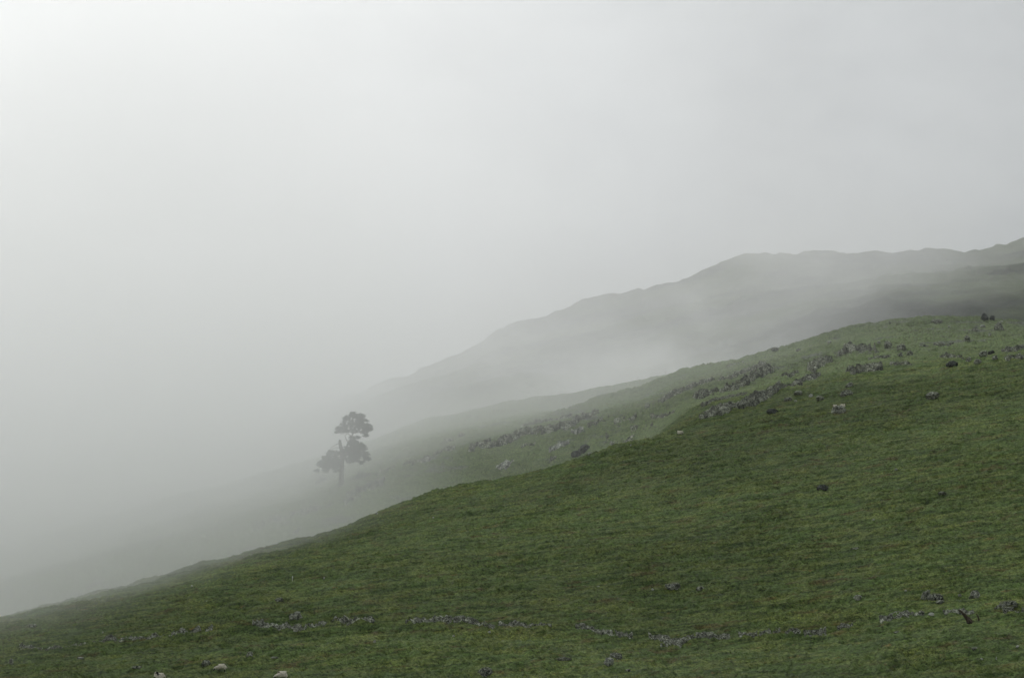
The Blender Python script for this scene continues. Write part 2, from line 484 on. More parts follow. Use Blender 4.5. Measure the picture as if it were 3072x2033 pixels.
# ------------------------------------------------------------------ ground
half = R(14.6)
az_f = np.linspace(-half, half, 1200)
az_all = np.concatenate([np.linspace(-math.pi, -half, 60)[:-1], az_f, np.linspace(half, math.pi, 60)[1:-1]])


def polar(r_arr, name, mat):
    A, Rr = np.meshgrid(az_all, r_arr)
    x = np.sin(A) * Rr; y = np.cos(A) * Rr
    z = land(x.ravel(), y.ravel()).reshape(x.shape)
    n, k = x.shape
    verts = np.stack([x, y, z], -1).reshape(-1, 3)
    i = np.arange(n - 1)[:, None] * k; j = np.arange(k)[None, :]; j2 = (j + 1) % k
    f = np.stack([i + j, i + j2, i + k + j2, i + k + j], -1).reshape(-1, 4)
    me = mesh_np(name, verts, f[:, ::-1])
    return obj(name, me, mat)


g = polar(np.concatenate([[0.01], np.arange(5, 232, 8), np.arange(234, 432, .26), np.arange(432, 700.01, .55)]), 'hillside', M['turf'])
tag(g, 'green sheep-grazed hillside of rough turf climbing to the right', kind='structure')
g = polar(np.concatenate([[699.0], np.arange(702, 1420, 2.2), np.arange(1425, 3590, 60)]), 'distant_hills', M['far'])
tag(g, 'grey craggy hills fading into the mist behind', kind='structure')

# ------------------------------------------------------------------ grass tufts (nobody could count them)
NT = 230000
aa = rng.uniform(-half * .93, half * .93, NT); rr = np.sqrt(rng.uniform(246**2, 436**2, NT))
x = np.sin(aa) * rr; y = np.cos(aa) * rr
dens = 0.5 + 0.9 * pn(x / 7, y / 7, 3.0) + 0.5 * pn(x / 2.2, y / 2.2, 9.0)
keep = rng.uniform(0, 1, NT) < np.clip(dens, .12, 1)
x = x[keep]; y = y[keep]; rr = rr[keep]
z = land(x, y)
patch = np.clip(0.6 + 1.1 * pn(x / 11, y / 11, 12.0), 0.15, 1.4)
nT = len(x); NBL = 3
X = np.repeat(x, NBL) + rng.normal(0, .07, nT * NBL); Y = np.repeat(y, NBL) + rng.normal(0, .07, nT * NBL); Zz = np.repeat(z, NBL) - .03
hgt = np.repeat(patch, NBL) * rng.uniform(.08, .26, nT * NBL); wd = rng.uniform(.018, .05, nT * NBL)
th = rng.uniform(0, math.pi, nT * NBL)
lx = rng.normal(0, .10, nT * NBL) - .02; ly = rng.normal(0, .10, nT * NBL)
v0 = np.stack([X - np.cos(th) * wd, Y - np.sin(th) * wd, Zz], -1)
v1 = np.stack([X + np.cos(th) * wd, Y + np.sin(th) * wd, Zz], -1)
v2 = np.stack([X + lx, Y + ly, Zz + hgt], -1)
V = np.stack([v0, v1, v2], 1).reshape(-1, 3)
me = mesh_np('grass', V, np.arange(len(V)).reshape(-1, 3), smooth=False)
tint_v = np.repeat(rng.uniform(.75, 1.55, nT), NBL * 3)
warm = np.repeat(rng.normal(0, .10, nT), NBL * 3)
cols = np.stack([tint_v * (1 + warm), tint_v, tint_v * (1 - warm), np.ones_like(tint_v)], -1).astype(np.float32)
ca = me.color_attributes.new('tint', 'FLOAT_COLOR', 'POINT'); ca.data.foreach_set('color', cols.ravel())
tag(obj('grass', me, M['blade']), 'short rough grass and weeds covering the near slope', 'grass', kind='stuff')


# ------------------------------------------------------------------ rocks
def rock_mesh(seed, sub=4, ang=1.0, flat=1.0, cone=0.0):
    """an angular, fissured stone about 1 across, base slightly below 0"""
    rs = random.Random(seed)
    bm = bmesh.new(); bmesh.ops.create_icosphere(bm, subdivisions=sub, radius=1.0)
    planes = []
    for i in range(13):
        n = Vector((rs.gauss(0, 1), rs.gauss(0, 1), rs.gauss(0, .8))).normalized()
        planes.append((n, rs.uniform(.62, .95)))
    off = Vector((rs.uniform(0, 99), rs.uniform(0, 99), rs.uniform(0, 99)))
    for v in bm.verts:
        p = v.co.copy()
        for n, dd in planes:
            s = p.dot(n)
            if s > dd: p -= n * (s - dd) * ang
        q = p + off
        k = 0.14 * mnoise.noise(q * 1.9) + 0.07 * mnoise.noise(q * 4.3) + .035 * mnoise.noise(q * 9)
        f = abs(mnoise.noise(q * 2.7 + Vector((9, 0, 0))))
        k -= .09 * max(0, .12 - f) / .12
        p += v.co.normalized() * k
        if cone: p.x *= 1 - cone * max(0, p.z); p.y *= 1 - cone * max(0, p.z)
        v.co = p
    me = bpy.data.meshes.new('rock'); bm.to_mesh(me); bm.free()
    for pl in me.polygons: pl.use_smooth = False
    return me


PROTO = [rock_mesh(s) for s in range(8)] + [rock_mesh(40, cone=.62), rock_mesh(41, ang=1.0)]


def proto_with(mi, mat, cache={}):
    key = (mi, mat)
    if key not in cache:
        me = PROTO[mi].copy(); me.materials.append(M[mat]); cache[key] = me
    return cache[key]


def boulder(u, v, wpx, hpx, mat, label, name='boulder', proto=None, tilt=0.0, group=None, cat=None, sink=.30):
    p = ground_at(u, v)
    s = p.length / F_PX
    w = wpx * s; hh_ = hpx * s
    rs = random.Random(int(u * 7 + v * 13))
    mi = proto if proto is not None else rs.randrange(8)
    o = obj(name, proto_with(mi, mat))
    dz = hh_ / (2 * (1 - sink))       # half height so that the part above ground is hpx
    o.scale = (w / 1.75, w / 1.75 * rs.uniform(.7, .9), dz * 1.15)
    o.rotation_euler = (rs.uniform(-.15, .15), R(-tilt), rs.uniform(-.6, .6))
    o.location = p + Vector((0, w * .2, dz * (1 - 2 * sink)))
    tag(o, label, cat or ('stone' if name == 'stone' else 'boulder'), group)
    return o


def voronoi(px, py, cell, seed):
    """distance to the nearest and next stone centre, its random values and the offset from it"""
    cx = np.floor(px / cell).astype(int); cyy = np.floor(py / cell).astype(int)
    F1 = np.full(px.shape, 9e9); F2 = np.full(px.shape, 9e9)
    rnd = np.zeros(px.shape + (4,)); ox = np.zeros(px.shape); oy = np.zeros(px.shape)
    tab = np.random.default_rng(seed).uniform(0, 1, (256, 6))
    for dx in (-1, 0, 1):
        for dy in (-1, 0, 1):
            hsh = _perm[(_perm[(cx + dx) & 255] + (cyy + dy)) & 255]
            tt = tab[hsh]
            qx = (cx + dx + .15 + .7 * tt[..., 0]) * cell; qy = (cyy + dy + .15 + .7 * tt[..., 1]) * cell
            ex = px - qx; ey = py - qy; dd = np.hypot(ex, ey)
            c1 = dd < F1
            F2 = np.where(c1, F1, np.minimum(F2, dd)); F1 = np.where(c1, dd, F1)
            rnd = np.where(c1[..., None], tt[..., 2:], rnd); ox = np.where(c1, ex, ox); oy = np.where(c1, ey, oy)
    return F1, F2, rnd, ox, oy


def rockfield(pts, thick, mat, name, label, cat, size=(5, 12), cover=.6, seed=1, group=None, bulk=0.0, depth=None):
    """bedded stone along a line of survey points: one continuous broken surface that stands out of the turf"""
    rs = random.Random(seed)
    C0 = [ground_at(*p_) for p_ in pts]
    s = C0[len(C0) // 2].length / F_PX
    cell = (size[0] + size[1]) / 2 * s
    step = min(.20, max(.075, cell / 6))
    fr = []; bk = []
    for (u_, v_), c in zip(pts, C0):
        if depth:
            fr.append(Vector((c.x, c.y - depth / 2))); bk.append(Vector((c.x, c.y + depth / 2)))
        else:
            a_ = ground_at(u_, v_ + thick * .5); b_ = ground_at(u_, max(v_ - thick * .4, 0))
            y0 = max(a_.y, c.y - 7); y1 = min(max(b_.y, c.y + 1.2), c.y + 7)
            fr.append(Vector((c.x, y0))); bk.append(Vector((c.x, y1)))
    L = [0.0]
    for a_, b_ in zip(C0[:-1], C0[1:]): L.append(L[-1] + (b_.xy - a_.xy).length)
    pad = cell * .5
    n = int((L[-1] + 2 * pad) / step) + 2
    tt = np.linspace(-pad, L[-1] + pad, n)
    def ip(arr, k):
        a_ = np.interp(tt, L, [p_[k] for p_ in arr])
        d0 = (arr[1][k] - arr[0][k]) / (L[1] - L[0]); d1 = (arr[-1][k] - arr[-2][k]) / (L[-1] - L[-2])
        a_ = np.where(tt < 0, arr[0][k] + tt * d0, a_); return np.where(tt > L[-1], arr[-1][k] + (tt - L[-1]) * d1, a_)
    fx, fy, bx, by = ip(fr, 0), ip(fr, 1), ip(bk, 0), ip(bk, 1)
    wid = float(np.mean(np.abs(by - fy))) + 2 * step
    m_ = int(min(160, wid / step)) + 4
    w = np.linspace(-.08, 1.08, m_)[:, None]
    x = fx[None] * (1 - w) + bx[None] * w; y = fy[None] * (1 - w) + by[None] * w
    wob = .35 * cell * pn(x / cell / 1.5, y / cell / 1.5, seed * 3.1)
    F1, F2, rd, ox, oy = voronoi((x + wob) * .62, (y + wob) * .72, cell * rs.uniform(.8, 1.1), seed)
    g1, g2, rd2, ox2, oy2 = voronoi((x + 50) * .75, (y + 30) * .8, cell * .42, seed + 1)
    e = np.minimum(sstep(-.08, .10, w), sstep(1.08, .85, w) if False else 1 - sstep(.80, 1.08, w))
    e = e * sstep(tt[0], tt[0] + cell, tt)[None] * (1 - sstep(tt[-1] - cell, tt[-1], tt))[None]
    patch = pn(x / (cell * 3.2), y / (cell * 4.5), seed * 1.7) * .5 + .5 + .25 * pn(x / cell, y / cell, seed * 2.3)
    mask = sstep(1 - cover - .10, 1 - cover + .12, patch * e + .25 * (e - 1))
    H = cell * (.10 + .52 * rd[..., 0]**1.4)
    top = H * (1 - np.clip(F1 / (cell * .75), 0, 1)**3) + (ox * (rd[..., 1] - .5) + oy * (rd[..., 2] - .9)) * .8
    top = top * sstep(0, .16 * cell, F2 - F1)
    top2 = cell * .22 * rd2[..., 0] * sstep(0, .10 * cell, g2 - g1)
    hgt = np.maximum(top, 0) + top2 + bulk * np.clip(.55 + 1.1 * pn(x / 3.4, y / 3.0, seed) + .3 * pn(x / 1.3, y / 1.6, seed + 5), 0, 2) + .05 * cell * pn(x / (cell * .2), y / (cell * .2), 4.4)
    z = land(x.ravel(), y.ravel()).reshape(x.shape) - .45 + mask * (hgt + .45)
    V = np.stack([x, y, z], -1).reshape(-1, 3)
    i_ = np.arange(m_ - 1)[:, None] * n; j_ = np.arange(n - 1)[None]
    Fq = np.stack([i_ + j_, i_ + j_ + 1, i_ + n + j_ + 1, i_ + n + j_], -1).reshape(-1, 4)
    c = V.mean(0); c[2] = V[:, 2].min()
    me = mesh_np(name, V - c, Fq, smooth=False)
    tn = (.45 + 1.0 * rd[..., 3]**2 + .5 * (rd2[..., 3] - .4)).clip(.2, 2).ravel()
    ca_ = me.color_attributes.new('tint', 'FLOAT_COLOR', 'POINT')
    ca_.data.foreach_set('color', np.stack([tn, tn, tn, np.ones_like(tn)], -1).astype(np.float32).ravel())
    o = obj(name, me, M[mat]); o.location = c
    return tag(o, label, cat, group)


# the ruined wall across the foot of the slope
WG = 'ruined drystone wall running across the lower slope'
WS = [([(60, 1943), (90, 1946), (160, 1941), (250, 1933)], 6, .35, 'sparse row of wall stones near the left edge of the slope'),
      ([(250, 1933), (330, 1921), (410, 1914), (500, 1903), (590, 1891), (640, 1889)], 5, .30, 'faint broken line of pale wall stones, left of the thick tumbled stretch'),
      ([(755, 1876), (800, 1880), (850, 1875), (880, 1882), (905, 1886)], 13, .9, 'tumbled drystone wall stretch below the large round boulder'),
      ([(880, 1890), (930, 1876), (1000, 1868), (1060, 1863), (1125, 1860)], 7, .9, 'thin drystone wall stretch rising right from the boulder to a grassy gap'),
      ([(1215, 1864), (1290, 1862), (1330, 1860), (1380, 1858), (1410, 1866), (1455, 1877), (1485, 1886)], 9, 1.0, 'long drystone wall stretch humped over the middle mound'),
      ([(1490, 1878), (1550, 1876), (1600, 1877), (1655, 1881)], 6, .6, 'low scattered wall stretch right of the humped one'),
      ([(1725, 1884), (1760, 1887), (1800, 1893), (1850, 1899), (1900, 1907)], 8, .95, 'dark drystone wall stretch sloping down to the right'),
      ([(1945, 1908), (1970, 1912), (2005, 1919), (2035, 1926), (2065, 1915), (2110, 1908), (2190, 1905)], 10, 1.0, 'V-shaped drystone wall stretch at the lowest dip of the wall'),
      ([(1980, 1936), (2010, 1930), (2035, 1926)], 6, .8, 'fallen stones spilling below the dip of the wall'),
      ([(2215, 1904), (2260, 1903), (2330, 1900), (2400, 1896)], 6, .8, 'thin dark wall stretch leading right to a stone heap'),
      ([(2408, 1896), (2440, 1898), (2482, 1894)], 13, 1.0, 'compact stone heap where the wall ends before a gap'),
      ([(2510, 1888), (2560, 1878)], 4, .7, 'short low wall remnant between heap and upper remnants'),
      ([(2638, 1858), (2680, 1853), (2720, 1847), (2775, 1845)], 9, .8, 'pale wall remnant left of the leaning dead stump'),
      ([(2830, 1840), (2870, 1835), (2922, 1835)], 7, .7, 'wall remnant just behind the leaning dead stump'),
      ([(3005, 1834), (3040, 1832), (3075, 1833)], 6, .7, 'wall remnant at the far right edge of the slope')]
for i, (pts, th_, dn, lb) in enumerate(WS):
    rockfield(pts, th_, 'wall', 'stone_wall', lb, 'wall', size=(4, 7.5), cover=.53 + .32 * dn, seed=50 + i, group=WG, bulk=.03, depth=.6 + th_ * .10)

# bedrock outcrops and bands of tumbled stones
OG = 'rock outcrops on the rocky slope'
OC = [([(2095, 1253), (2160, 1233), (2250, 1208), (2300, 1185), (2345, 1162)], 26, 'wall', (6, 14), 1.1, 'long heap of tumbled grey stones rising right below the large crag'),
      ([(2080, 1195), (2150, 1175), (2220, 1157), (2270, 1130), (2315, 1108)], 46, 'crag', (10, 26), .8, 'large dark crag face above the long stone heap'),
      ([(1930, 1226), (1980, 1205), (2040, 1172)], 14, 'crag', (7, 16), .7, 'thin pale rock rib left of the large crag'),
      ([(1404, 1350), (1495, 1330), (1581, 1300), (1640, 1290), (1708, 1278), (1794, 1238)], 22, 'crag', (8, 18), .9, 'long misty crag band on the middle slope, right of the pine'),
      ([(1950, 1246), (2025, 1236)], 10, 'wall', (6, 13), .8, 'small flat outcrop just left of the long stone heap'),
      ([(1838, 1264), (1870, 1256), (1912, 1246)], 14, 'crag', (7, 16), .8, 'dark low outcrop between misty crag band and thin rib'),
      ([(1712, 1298), (1752, 1294)], 8, 'pale', (5, 11), .8, 'small pale outcrop above the paired dark boulders'),
      ([(1634, 1362), (1680, 1340), (1710, 1326)], 6, 'pale', (5, 12), .7, 'row of pale stones above and left of the dark boulders'),
      ([(1815, 1310), (1850, 1326)], 12, 'wall', (6, 12), .8, 'grey outcrop right of the paired dark boulders'),
      ([(1862, 1324), (1910, 1311)], 9, 'crag', (6, 12), .8, 'low grey outcrop right on the edge of the near slope'),
      ([(1643, 1388), (1672, 1378)], 7, 'wall', (5, 10), .7, 'small stones below left of the dark boulders'),
      ([(1035, 1503), (1070, 1480), (1110, 1462), (1155, 1443)], 34, 'wall', (6, 14), .7, 'misty stony outcrop at the foot of the pine'),
      ([(740, 1590), (820, 1562), (900, 1540), (1040, 1502)], 16, 'wall', (6, 13), .35, 'misty scatter of stones trailing left from the pine'),
      ([(1205, 1398), (1250, 1384), (1310, 1360), (1368, 1340)], 14, 'crag', (6, 14), .7, 'misty rock band midway between pine and long crag band'),
      ([(1262, 1385), (1310, 1372)], 8, 'pale', (6, 14), .7, 'bright pale ledge in the misty rock band right of the pine'),
      ([(1480, 1408), (1520, 1402), (1546, 1388)], 6, 'pale', (6, 12), 1.0, 'hook-shaped pale rock left of the paired dark boulders'),
      ([(2430, 1112), (2455, 1092), (2490, 1082)], 32, 'crag', (12, 28), .9, 'bulky fissured crag below the summit, leftmost of the summit crags'),
      ([(2380, 1152), (2410, 1140), (2465, 1124)], 12, 'wall', (6, 14), .9, 'thin line of pale stones under the bulky fissured crag'),
      ([(2505, 1066), (2545, 1048), (2590, 1046), (2625, 1050)], 24, 'crag', (10, 24), .9, 'long slabby crag just below the grassy summit'),
      ([(2545, 1118), (2590, 1110), (2645, 1102)], 22, 'crag', (10, 22), .8, 'broad low crag under the long slabby crag'),
      ([(2680, 1096), (2728, 1092)], 13, 'crag', (8, 16), .8, 'small crag right of the broad low crag'),
      ([(2825, 1074), (2865, 1070), (2895, 1075)], 13, 'crag', (8, 16), .8, 'small upright crag on the right shoulder'),
      ([(3010, 1055), (3072, 1040)], 12, 'wall', (7, 16), .8, 'outcrop touching the right edge below the summit'),
      ([(3015, 1078), (3072, 1068)], 12, 'mossy', (7, 16), .8, 'mossy outcrop at the right edge, below the other one'),
      ([(246, 1767), (280, 1758), (310, 1748)], 3, 'pale', (4, 8), .8, 'thin pale stone line fading in mist beyond the left ridge'),
      ([(2290, 1048), (2370, 1040)], 6, 'crag', (6, 12), .5, 'dark rock edge breaking the skyline left of the summit'),
      ([(2180, 1100), (2230, 1085)], 6, 'crag', (6, 12), .5, 'low rock edge on the skyline above the large crag'),
      ([(2150, 1142), (2230, 1118), (2300, 1088)], 18, 'crag', (7, 16), .55, 'broken rock band high on the slope, above the large crag face'),
      ([(1990, 1196), (2060, 1164), (2140, 1134)], 20, 'crag', (7, 16), .5, 'rising broken band left of and above the large crag face'),
      ([(2100, 1218), (2180, 1192), (2240, 1178)], 12, 'wall', (6, 12), .6, 'thin stony band between the large crag face and the long stone heap'),
      ([(1560, 1278), (1640, 1262), (1720, 1247)], 10, 'crag', (6, 13), .5, 'faint rock band just above the long misty crag band'),
      ([(1760, 1280), (1830, 1252)], 9, 'crag', (6, 13), .6, 'small dark band right of the small pale outcrop'),
      ([(1560, 1346), (1608, 1330)], 7, 'crag', (6, 12), .6, 'small low rock under the long misty crag band'),
      ([(2340, 1134), (2392, 1112)], 15, 'crag', (8, 16), .55, 'broken rock between the large crag and the bulky fissured crag'),
      ([(2330, 1165), (2400, 1150)], 9, 'wall', (6, 12), .6, 'scattered stones just above the right end of the long stone heap'),
      ([(2600, 1076), (2660, 1072)], 9, 'crag', (7, 14), .6, 'low rock step under the right end of the long slabby crag'),
      ([(2770, 1040), (2850, 1032)], 6, 'crag', (6, 12), .5, 'faint rock step in the grass below the summit'),
      ([(1120, 1424), (1185, 1402)], 9, 'crag', (6, 13), .6, 'faint rocks in mist a little right of the pine'),
      ([(1890, 1290), (1960, 1272)], 8, 'wall', (6, 12), .6, 'small stones scattered above the crest sheep'),
      ([(1320, 1330), (1400, 1302)], 8, 'crag', (6, 13), .5, 'faint misty rocks above the left end of the long crag band'),
      ([(860, 1600), (900, 1590)], 8, 'pale', (5, 9), .5, 'few pale stones in mist below the pine, near the ridge'),
      ]
for i, (pts, th_, mt_, sz, dn, lb) in enumerate(OC):
    rockfield(pts, th_, 'ledge' if mt_ == 'pale' else ('crag' if mt_ == 'mossy' else mt_), 'rock_outcrop', lb, 'outcrop', size=sz, cover=.42 + .25 * dn, seed=200 + i, group=OG,
              bulk=.8 if th_ > 20 else .15)

BG = 'single boulders on the hillside'
for (u, v, w, h_, mt_, pr, tl, lb) in [
    (2518, 1242, 42, 24, 'grey', 1, 0, 'large rounded grey boulder with two sheep resting on it'),
    (2801, 1198, 40, 18, 'grey', 2, 8, 'grey boulder lying alone on the grass right of the sheep boulder'),
    (2318, 1240, 34, 12, 'dark', 3, 0, 'flat dark boulder below the right end of the long stone heap'),
    (2955, 962, 22, 24, 'dark', 8, 0, 'tall pointed dark boulder standing on the right skyline'),
    (2977, 960, 16, 13, 'dark', 4, 0, 'smaller dark boulder on the skyline beside the pointed one'),
    (2950, 982, 16, 9, 'pale', 5, 0, 'pale stone right under the pointed skyline boulder'),
    (2998, 990, 28, 22, 'grey', 6, 10, 'tilted grey boulder right of and below the pointed one'),
    (2925, 994, 20, 12, 'grey', 7, 0, 'rough grey boulder left of and below the pointed skyline boulder'),
    (2970, 1011, 9, 8, 'pale', 1, 0, 'small bright stone below the tilted grey boulder'),
    (2903, 1024, 18, 16, 'grey', 2, 0, 'upright grey boulder midway down the right shoulder'),
    (2812, 968, 34, 10, 'grey', 3, 0, 'low wide boulder lying near the grassy summit'),
    (2950, 1068, 26, 17, 'grey', 4, -5, 'pale-topped grey boulder in the right shoulder cluster, leftmost of three'),
    (2976, 1062, 22, 12, 'dark', 5, 0, 'dark flat boulder in the middle of the right shoulder cluster'),
    (2986, 1078, 18, 13, 'grey', 6, 0, 'small grey boulder at the lower right of the shoulder cluster'),
    (2907, 1086, 18, 14, 'grey', 7, 0, 'round boulder below the upright shoulder boulder'),
    (2934, 1092, 22, 13, 'grey', 1, 0, 'squat boulder right of the round shoulder boulder'),
    (2665, 1046, 24, 20, 'grey', 2, 0, 'bright fissured boulder right of the long slabby crag'),
    (2706, 1050, 30, 20, 'grey', 5, 0, 'dark-rimmed boulder beside the bright fissured one'),
    (2702, 1068, 16, 12, 'grey', 6, 0, 'small boulder just below the dark-rimmed boulder'),
    (2730, 1064, 18, 12, 'grey', 3, 0, 'small flat boulder right of and below the dark-rimmed one'),
    (2550, 1161, 24, 13, 'grey', 7, 0, 'grey boulder under the broad low crag'),
    (2541, 1188, 36, 15, 'grey', 1, 6, 'wedge-shaped grey boulder above the sheep boulder'),
    (2461, 1200, 24, 12, 'grey', 2, 0, 'two-toned boulder left of the sheep boulder'),
    (2434, 1190, 14, 8, 'pale', 3, 0, 'small pale boulder left of the two-toned one'),
    (2394, 1187, 26, 12, 'grey', 4, 0, 'rounded boulder right of the top of the long stone heap'),
    (2365, 1203, 26, 12, 'grey', 5, 0, 'rough boulder at the right end of the long stone heap'),
    (2858, 1098, 34, 13, 'dark', 3, 0, 'dark hollow-looking boulder under the small upright crag'),
    (1728, 1368, 30, 16, 'dark', 3, 12, 'long dark boulder, left one of the dark pair at the ridge'),
    (1752, 1361, 34, 26, 'dark', 4, 0, 'humped dark boulder, right one of the dark pair'),
    (1770, 1362, 14, 7, 'pale', 5, 0, 'pale slab leaning at the foot of the humped dark boulder'),
    (2469, 1468, 34, 13, 'dark', 3, 0, 'nearly black low boulder alone in the middle of the slope'),
    (2828, 1490, 24, 7, 'grey', 2, 0, 'flat rough stone alone right of the black boulder'),
    (2566, 1647, 24, 5, 'grey', 7, 0, 'flat grey stone barely showing in the grass'),
    (886, 1862, 42, 24, 'grey', 6, 0, 'large round grey boulder above the tumbled wall'),
    (833, 1804, 34, 9, 'grey', 3, 24, 'tilted narrow boulder up the slope from the round one'),
    (2020, 1768, 50, 21, 'mossy', 5, 5, 'moss-topped slab boulder with dark overhang in mid slope'),
    (2100, 1773, 24, 12, 'grey', 4, 0, 'small grey boulder right of the moss-topped slab'),
    (1453, 2031, 54, 22, 'mossy', 7, 14, 'mossy ridge-shaped boulder cut by the bottom edge'),
    (1690, 1982, 50, 9, 'mossy', 3, 0, 'long low mossy boulder near the bottom centre'),
    (1827, 1999, 30, 25, 'ledgeb', 5, -18, 'pale upright boulder near the bottom, right of centre'),
    (1848, 1977, 38, 18, 'mossy', 1, -4, 'mossy boulder behind the pale upright one'),
    (1884, 2014, 18, 7, 'grey', 6, 0, 'low stone right of and below the pale upright boulder'),
    (2779, 1800, 28, 28, 'grey', 6, -14, 'pale-faced boulder with moss, left of the right-hand group'),
    (2808, 1798, 44, 18, 'mossy', 1, -6, 'mossy mound boulder right against the pale-faced one'),
    (2821, 1814, 32, 11, 'grey', 2, 6, 'low flat stone in front of the mossy mound boulder'),
    (2925, 1796, 36, 25, 'grey', 4, 8, 'blocky grey boulder above the leaning dead stump'),
    (2880, 1797, 12, 7, 'grey', 5, 0, 'little stone left of the blocky grey boulder'),
    (3023, 1823, 68, 20, 'mossy', 7, 5, 'long mossy boulder near the right edge'),
    (2574, 1806, 26, 14, 'grey', 3, 18, 'weathered boulder half sunk in weeds above the wall gap'),
    (2926, 1952, 20, 7, 'grey', 2, 0, 'small dark stone in the grass below the stump'),
    (2692, 1899, 20, 5, 'grey', 1, 0, 'flat stone lying below the pale wall remnant'),
    (94, 1880, 34, 8, 'grey', 3, 8, 'flat grey boulder below the ridge at far left'),
    (327, 1918, 28, 11, 'mossy', 5, 15, 'dark mossy boulder just above the faint wall line'),
    (64, 1945, 13, 13, 'grey', 6, 10, 'small upright boulder above the sparse row of wall stones'),
    (32, 1992, 15, 15, 'grey', 4, 12, 'upright pale-grey boulder at the lower left edge'),
    (410, 2009, 28, 6, 'grey', 3, 0, 'flat stone left of the lying sheep'),
    (618, 2003, 28, 15, 'grey', 2, 10, 'pointed grey boulder left of the grazing sheep'),
    (748, 1974, 22, 12, 'grey', 7, 6, 'small dark boulder up and right of the grazing sheep'),
    (821, 1977, 26, 5, 'grey', 1, 6, 'flat brownish stone right of the small dark boulder'),
    (2394, 1054, 14, 8, 'grey', 4, 0, 'small stone on the grassy skyline left of the summit'),
    (2489, 1030, 12, 8, 'pale', 5, 0, 'little pale stone above the long slabby crag'),
    (2637, 1033, 12, 8, 'pale', 6, 0, 'small white stone between slabby crag and fissured boulder'),
    (2325, 1054, 26, 9, 'grey', 2, 0, 'grey-white stone cluster near the skyline above the large crag'),
    ]:
    boulder(u, v, w, h_, mt_, lb, proto=pr, tilt=tl, group=BG)

SG = 'small pale stones lying loose on the slope'
for (u, v, w, h_, lb) in [
    (241, 1977, 20, 6, 'long pale stone in the grass at lower left'),
    (1124, 1930, 8, 8, 'small pale stone below the thin wall stretch'),
    (1468, 1905, 9, 5, 'pale stone fallen below the right end of the humped wall'),
    (1361, 1908, 7, 4, 'pale stone fallen below the middle of the humped wall'),
    (1958, 1771, 8, 5, 'white stone left of the moss-topped slab boulder'),
    (1792, 1760, 14, 3, 'thin white stone sliver farther left of the moss-topped slab'),
    (2795, 1856, 17, 8, 'clean white stone at the right end of the pale wall remnant'),
    (3053, 1945, 11, 7, 'pinkish pale stone near the lower right edge'),
    (2945, 1983, 8, 5, 'tiny white stone near the bottom right'),
    (2989, 1984, 4, 8, 'tiny upright pale stone right of the tiny white one'),
    (2718, 1776, 7, 4, 'tiny white stone left of the pale-faced boulder'),
    (2689, 1414, 9, 5, 'white stone high on the slope right of the black boulder'),
    (2621, 1566, 6, 4, 'tiny pale stone in the middle of the right slope'),
    (575, 1761, 5, 4, 'tiny white stone high on the left slope'),
    (620, 1809, 5, 4, 'tiny pale stone lower on the left slope'),
    (972, 1736, 6, 5, 'tiny pale stone right of the white marker post'),
    (1130, 1543, 9, 6, 'pale stone right on the left ridge line'),
    (308, 1898, 5, 5, 'tiny pale stone above the dark mossy boulder'),
    (1893, 1343, 6, 4, 'tiny pale stone on the ridge left of the crest sheep'),
    (849, 1885, 6, 8, 'upright pale stone under the tumbled wall stretch'),
    (1300, 1557, 5, 4, 'tiny white stone just below the ridge in the left half'),
    (2386, 1205, 12, 5, 'pale flat stone under the rounded boulder by the stone heap'),
    (2848, 985, 9, 5, 'small white stone near the low wide summit boulder'),
    (3006, 969, 9, 5, 'small white stone on the skyline right of the pointed boulder'),
    ]:
    boulder(u, v, w, h_, 'pale', lb, name='stone', group=SG, sink=.25)


# ------------------------------------------------------------------ tubes, skinned figures
def tube_mesh(name, chains, mat, parent=None, seg=7, rough=0.0, seed=0):
    """chains: lists of (Vector, radius); one mesh"""
    rs = random.Random(seed); bm = bmesh.new()
    for ch in chains:
        rings = []
        for i, (p, rad) in enumerate(ch):
            p = Vector(p)
            a_ = Vector(ch[max(i - 1, 0)][0]); b_ = Vector(ch[min(i + 1, len(ch) - 1)][0])
            tdir = (b_ - a_).normalized()
            ref = Vector((0, 1, 0)) if abs(tdir.y) < .9 else Vector((1, 0, 0))
            s1 = tdir.cross(ref).normalized(); s2 = tdir.cross(s1)
            rings.append([bm.verts.new(p + (s1 * math.cos(k * 2 * math.pi / seg) + s2 * math.sin(k * 2 * math.pi / seg)) * rad * (1 + rough * rs.uniform(-1, 1))) for k in range(seg)])
        for r0_, r1_ in zip(rings[:-1], rings[1:]):
            for k in range(seg):
                bm.faces.new((r0_[k], r0_[(k + 1) % seg], r1_[(k + 1) % seg], r1_[k]))
        bm.faces.new(rings[0][::-1]); bm.faces.new(rings[-1])
    me = bpy.data.meshes.new(name); bm.to_mesh(me); bm.free()
    for pl in me.polygons: pl.use_smooth = True
    return obj(name, me, mat, parent)


def empty(name, loc, rz=0.0):
    o = bpy.data.objects.new(name, None); o.location = loc; o.rotation_euler = (0, 0, rz); o.empty_display_size = .3
    return link(o)


